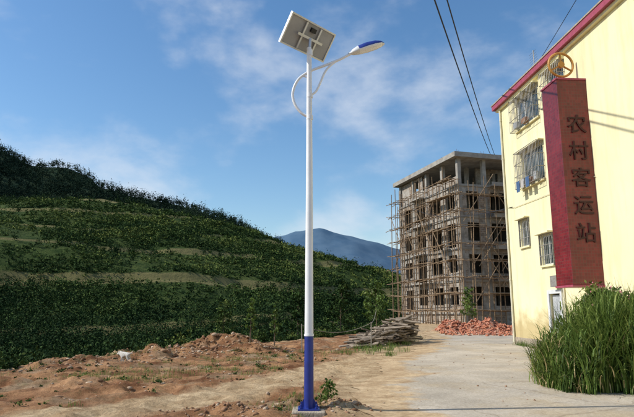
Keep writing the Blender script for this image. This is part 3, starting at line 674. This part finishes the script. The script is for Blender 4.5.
for i,s in enumerate((0,3.2,6.85,10.3,14.6)):
    for j,t_ in enumerate((0,3.55,7.55,11.3,15.2)):
        o=-t_; e=.03 if (i==0 or j==0) else 0
        zs=[-.3]+LV+[RZ-.03]
        for q in range(len(zs)-1):
            z0=zs[q]+.02 if q else -.3; z1=zs[q+1]-.22
            pbox(m,PF,s-e,s+.4,o+e,o-.4,z0+.001,z1-.001,0)
        if i<4 and j<3:
            for dx in(.08,.3):
                for dy in(.08,.3): m.tube([PF(s+dx,o-dy,RZ),PF(s+dx+.02*random.uniform(-1,1),o-dy,RZ+.5+.4*random.random())],.014,4,1)
m.finish('columns',[slabm,pmat('rebar',(.12,.06,.035),rough=.8)],ub)
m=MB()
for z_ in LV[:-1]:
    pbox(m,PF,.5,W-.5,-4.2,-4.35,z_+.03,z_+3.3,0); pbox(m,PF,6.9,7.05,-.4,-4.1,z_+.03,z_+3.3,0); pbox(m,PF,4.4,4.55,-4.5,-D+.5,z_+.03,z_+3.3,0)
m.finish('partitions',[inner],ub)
m=MB()
for z_ in LV[1:]:
    pbox(m,PF,3.7,6.6,1.0,.125,z_-.18,z_-.02,0); pbox(m,PF,3.7,6.6,1.0,.9,z_-.017,z_+.25,0)
    pbox(m,PL,8,10.8,.9,.125,z_-.18,z_-.02,0)
m.finish('balconies',[slabm],ub)

# wooden scaffolding
wood=pmat('scaffold_poles',(.30,.21,.13),(.17,.12,.08),scale=6,rough=.9,spec=.1)
sc=empty('wooden_scaffolding'); m=MB()
def scaff(PP,L0,L1,top,offs,step,lift,diag=True):
    ss_=np.arange(L0,L1+.01,step)
    for o in offs:
        for s in ss_:
            j=lambda a:random.uniform(-a,a); t_=top(s)+random.uniform(-.9,1.4); s_=s+j(.2)
            q=[PP(s_+j(.1),o+j(.08),0-.1),PP(s_+j(.2),o+j(.1),t_*.5),PP(s_+j(.25),o+j(.1),t_)]
            m.tube(q,[.065,.055,.042],6)
        z_=1.5
        while z_<max(top(s) for s in ss_):
            a0=L0-random.uniform(.1,.8)
            while a0<L1:
                a1=min(a0+random.uniform(3.5,6),L1+random.uniform(.2,.7))
                if z_<top((a0+a1)/2)+.3: m.tube([PP(a0-.3,o+.07,z_+random.uniform(-.2,.2)),PP(a1+.2,o+.07,z_+random.uniform(-.2,.2))],.045,5)
                a0=a1
            z_+=lift
    z_=1.5
    while z_<max(top(s) for s in ss_):
        for s in ss_:
            if random.random()<.8 and z_<top(s): m.tube([PP(s,.0,z_+.05),PP(s+random.uniform(-.1,.1),offs[-1]+.35,z_+random.uniform(-.05,.1))],.04,5)
        if random.random()<.75:
            a0=L0+random.random()*(L1-L0)*.5; a1=a0+random.uniform(2,5)
            for w in range(3): pbox(m,PP,a0,a1,offs[0]+.05+.24*w,offs[0]+.27+.24*w,z_+.1,z_+.14,1)
        z_+=lift
    if diag:
        for k in range(9):
            s=L0+random.random()*(L1-L0-4); z0=random.uniform(0,11); sg_=random.choice((-1,1))
            m.tube([PP(s if sg_>0 else s+4,offs[-1]+.12,z0),PP(s+4 if sg_>0 else s,offs[-1]+.12,z0+5.5)],.045,5)
scaff(PL,-.4,D+.6,lambda s:16.4,(.55,1.5),1.3,1.8)
scaff(PF,-.8,8.5,lambda s:14.8,(.65,1.5),1.4,1.8)
m.finish('poles_and_planks',[wood,pmat('scaffold_planks',(.33,.25,.16),(.22,.16,.1),scale=4)],sc)

# ------------------------------------------------------------------ plank stack
wd=pmat('weathered_planks',(.36,.29,.22),(.19,.15,.11),scale=3,rough=.9)
wd2=pmat('dark_planks',(.17,.13,.09),(.10,.08,.06),scale=3)
m=MB()
for i in range(420):
    q=random.random()**.8; cx=1.75+2.75*q+random.uniform(-.25,.25); cy=24.4+4.2*q+random.uniform(-.7,.7)
    hmax=.18+1.05*max(0,q)**1.2
    zz=.04+random.random()*hmax; L_=random.uniform(.3,.9); an=math.radians(random.gauss(18,26)); ti=random.gauss(.05,.14)
    a_=Vector((math.cos(an)*math.cos(ti),math.sin(an)*math.cos(ti),math.sin(ti))); b2=Vector((-math.sin(an),math.cos(an),random.gauss(0,.2))).normalized(); c2=a_.cross(b2).normalized(); b2=c2.cross(a_)
    m.obox(Vector((cx,cy,zz+.03)),a_*L_,b2*random.uniform(.04,.11),c2*random.uniform(.012,.03),random.choice((0,0,1)))
m.finish('timber_plank_pile',[wd,wd2])
bs=[pmat('brick_a',(.42,.15,.085),(.50,.21,.12),scale=5),pmat('brick_b',(.34,.12,.07),(.42,.17,.11),scale=5),pmat('brick_c',(.50,.30,.21),(.40,.22,.15),scale=5)]
m=MB()
for i in range(2300):
    cx=8.2+6.2*random.random(); cy=38.3+random.gauss(0,1.0)
    hh=float(gz(cx,cy)); mh=.42*math.exp(-((cy-38.5)/1.1)**2)*min(1,(cx-7.9)/.9)*min(1,(14.7-cx)/.8)*(1+.35*math.sin(cx*2.3))
    zz=hh+max(0,mh)*random.random()**.5+.04
    q=Matrix.Rotation(random.random()*6.28,3,'Z')@Matrix.Rotation(random.gauss(0,.5),3,'X')@Matrix.Rotation(random.gauss(0,.5),3,'Y')
    m.obox((cx,cy,zz),q@Vector((.12,0,0)),q@Vector((0,.058,0)),q@Vector((0,0,.03)),random.choice((0,0,1,2)))
m.finish('brick_pile',bs)

# ------------------------------------------------------------------ power lines
def sag(a,b_,s,n=24):
    a,b_=Vector(a),Vector(b_); return [a.lerp(b_,k/n)-Vector((0,0,4*s*(k/n)*(1-k/n))) for k in range(n+1)]
cab=pmat('black_cable',(.03,.03,.035),rough=.6)
m=MB(); m.tube(sag((20.0,61.2,19.2),(-3.4,-2,11.4),.7),.032,6); m.tube(sag((20.5,61.3,19.2),(-2.9,-2,11.45),.75),.028,6)
m.tube(sag((9.9,24.5,12.2),(7.6,-2,14.5),.2),.012,5); m.tube(sag((11.6,73.5,16.3),P(1.0,.06,6.45),1.2),.018,5); m.finish('power_lines',[cab])
m=MB(); m.tube(sag((-.6,22.6,1.0),(2.3,24.0,1.05),.34),.011,6); m.tube(sag((2.3,24.0,1.05),(3.25,30.5,1.7),.2),.011,6)
m.tube([(2.3,24.0,-.05),(2.32,24.0,1.1)],.022,6); m.tube([(-.6,22.6,-.05),(-.62,22.6,1.05)],.02,6); m.finish('sagging_wire_on_posts',[pmat('grey_wire',(.30,.27,.23),rough=.6)])

# ------------------------------------------------------------------ small white dog
def dog(x,y,ang):
    bm=bmesh.new(); ly=bm.verts.layers.skin.verify(); vs={}
    def V(n,p,r,root=False):
        v=bm.verts.new(p); v[ly].radius=(r,r); v[ly].use_root=root; vs[n]=v; return v
    def E(*n):
        for a_,b2 in zip(n,n[1:]): bm.edges.new((vs[a_],vs[b2]))
    V('pel',(-.17,0,.32),.085,True);V('bel',(-.04,0,.315),.082);V('chest',(.11,0,.31),.10);V('neck',(.20,0,.35),.066);V('head',(.27,0,.36),.064);V('muz',(.34,0,.32),.036);V('nose',(.375,0,.305),.025)
    V('t1',(-.24,0,.35),.026);V('t2',(-.31,0,.37),.022);V('t3',(-.35,0,.34),.012)
    E('pel','bel','chest','neck','head','muz','nose');E('pel','t1','t2','t3')
    for s,sn in((.06,'l'),(-.06,'r')):
        V('hk'+sn,(-.13,s,.20),.048);V('ho'+sn,(-.215,s,.115),.027);V('hp'+sn,(-.20,s,.02),.023);V('hf'+sn,(-.17,s,.012),.021);E('pel','hk'+sn,'ho'+sn,'hp'+sn,'hf'+sn)
        V('fe'+sn,(.09,s,.20),.04);V('fw'+sn,(.11,s,.10),.026);V('fp'+sn,(.105,s,.02),.022);V('ff'+sn,(.135,s,.012),.021);E('chest','fe'+sn,'fw'+sn,'fp'+sn,'ff'+sn)
        V('e1'+sn,(.255,s*.7,.41),.02);V('e2'+sn,(.25,s*1.0,.44),.008);E('head','e1'+sn,'e2'+sn)
    me=bpy.data.meshes.new('dog'); bm.to_mesh(me); bm.free(); ob=bpy.data.objects.new('white_dog',me); COL.objects.link(ob)
    ob.modifiers.new('skin','SKIN').use_smooth_shade=True; md=ob.modifiers.new('sub','SUBSURF'); md.levels=2; md.render_levels=2
    me.materials.append(pmat('white_fur',(.70,.67,.61),(.52,.48,.40),scale=14,rough=.9,bump=.5,bscale=60))
    ob.location=(x,y,float(gz(x,y))-.01); ob.rotation_euler=(0,0,ang); ob.scale=(.78,.78,.78)
dog(-5.75,17.0,math.radians(160))

# ------------------------------------------------------------------ light, sky, camera
az=math.atan2(-.97,-.10); el=math.radians(41)
S=Vector((math.sin(az)*math.cos(el),math.cos(az)*math.cos(el),math.sin(el)))
sl=bpy.data.lights.new('sun','SUN'); sl.energy=5.0; sl.angle=math.radians(.53); sl.color=(1,.95,.86)
so=bpy.data.objects.new('sun',sl); COL.objects.link(so); so.rotation_euler=(-S).to_track_quat('-Z','Y').to_euler(); so.location=(-30,0,40)
w=bpy.data.worlds.new('World'); scene.world=w; w.use_nodes=True; N=w.node_tree.nodes; L=w.node_tree.links
bg=N['Background']; bg.inputs['Strength'].default_value=.13
sk=N.new('ShaderNodeTexSky'); sk.sky_type='NISHITA'; sk.sun_disc=False; sk.sun_elevation=el; sk.sun_rotation=az%(2*math.pi); sk.air_density=1.2; sk.dust_density=.5; sk.ozone_density=2.6
hs_=N.new('ShaderNodeHueSaturation'); hs_.inputs['Saturation'].default_value=1.2; hs_.inputs['Value'].default_value=1.16; L.new(sk.outputs[0],hs_.inputs['Color'])
tc=N.new('ShaderNodeTexCoord')
mp=N.new('ShaderNodeMapping'); mp.inputs['Scale'].default_value=(1,1,1.7); mp.inputs['Location'].default_value=(.35,.2,.1); mp.inputs['Rotation'].default_value=(0,.25,0); L.new(tc.outputs['Generated'],mp.inputs[0])
def cnz(s,d,r,di):
    cn=N.new('ShaderNodeTexNoise'); cn.inputs['Scale'].default_value=s; cn.inputs['Detail'].default_value=d; cn.inputs['Roughness'].default_value=r; cn.inputs['Distortion'].default_value=di; L.new(mp.outputs[0],cn.inputs['Vector']); return cn.outputs['Fac']
f1=cnz(2.6,9,.5,.2); f2=cnz(7.5,8,.55,.1)
ad=N.new('ShaderNodeMath'); ad.operation='MULTIPLY_ADD'; L.new(f2,ad.inputs[0]); ad.inputs[1].default_value=.45; L.new(f1,ad.inputs[2])
cr_=N.new('ShaderNodeValToRGB'); cr_.color_ramp.interpolation='EASE'; cr_.color_ramp.elements[0].position=.67; cr_.color_ramp.elements[0].color=(0,0,0,1); cr_.color_ramp.elements[1].position=.98; cr_.color_ramp.elements[1].color=(.75,.75,.75,1)
L.new(ad.outputs[0],cr_.inputs['Fac'])
mx=N.new('ShaderNodeMixRGB'); L.new(cr_.outputs[0],mx.inputs[0]); L.new(hs_.outputs[0],mx.inputs[1]); mx.inputs[2].default_value=(6.1,6.5,7.1,1)
L.new(mx.outputs[0],bg.inputs['Color'])
cam=bpy.data.cameras.new('camera'); cam.sensor_width=36; cam.lens=31.23; cam.clip_end=8000; cam.clip_start=.1
co=bpy.data.objects.new('camera',cam); COL.objects.link(co); co.location=(0,0,1.6); co.rotation_euler=(math.radians(90+10.46),0,0); scene.camera=co
scene.view_settings.view_transform='Standard'; scene.view_settings.look='None'; scene.view_settings.exposure=0
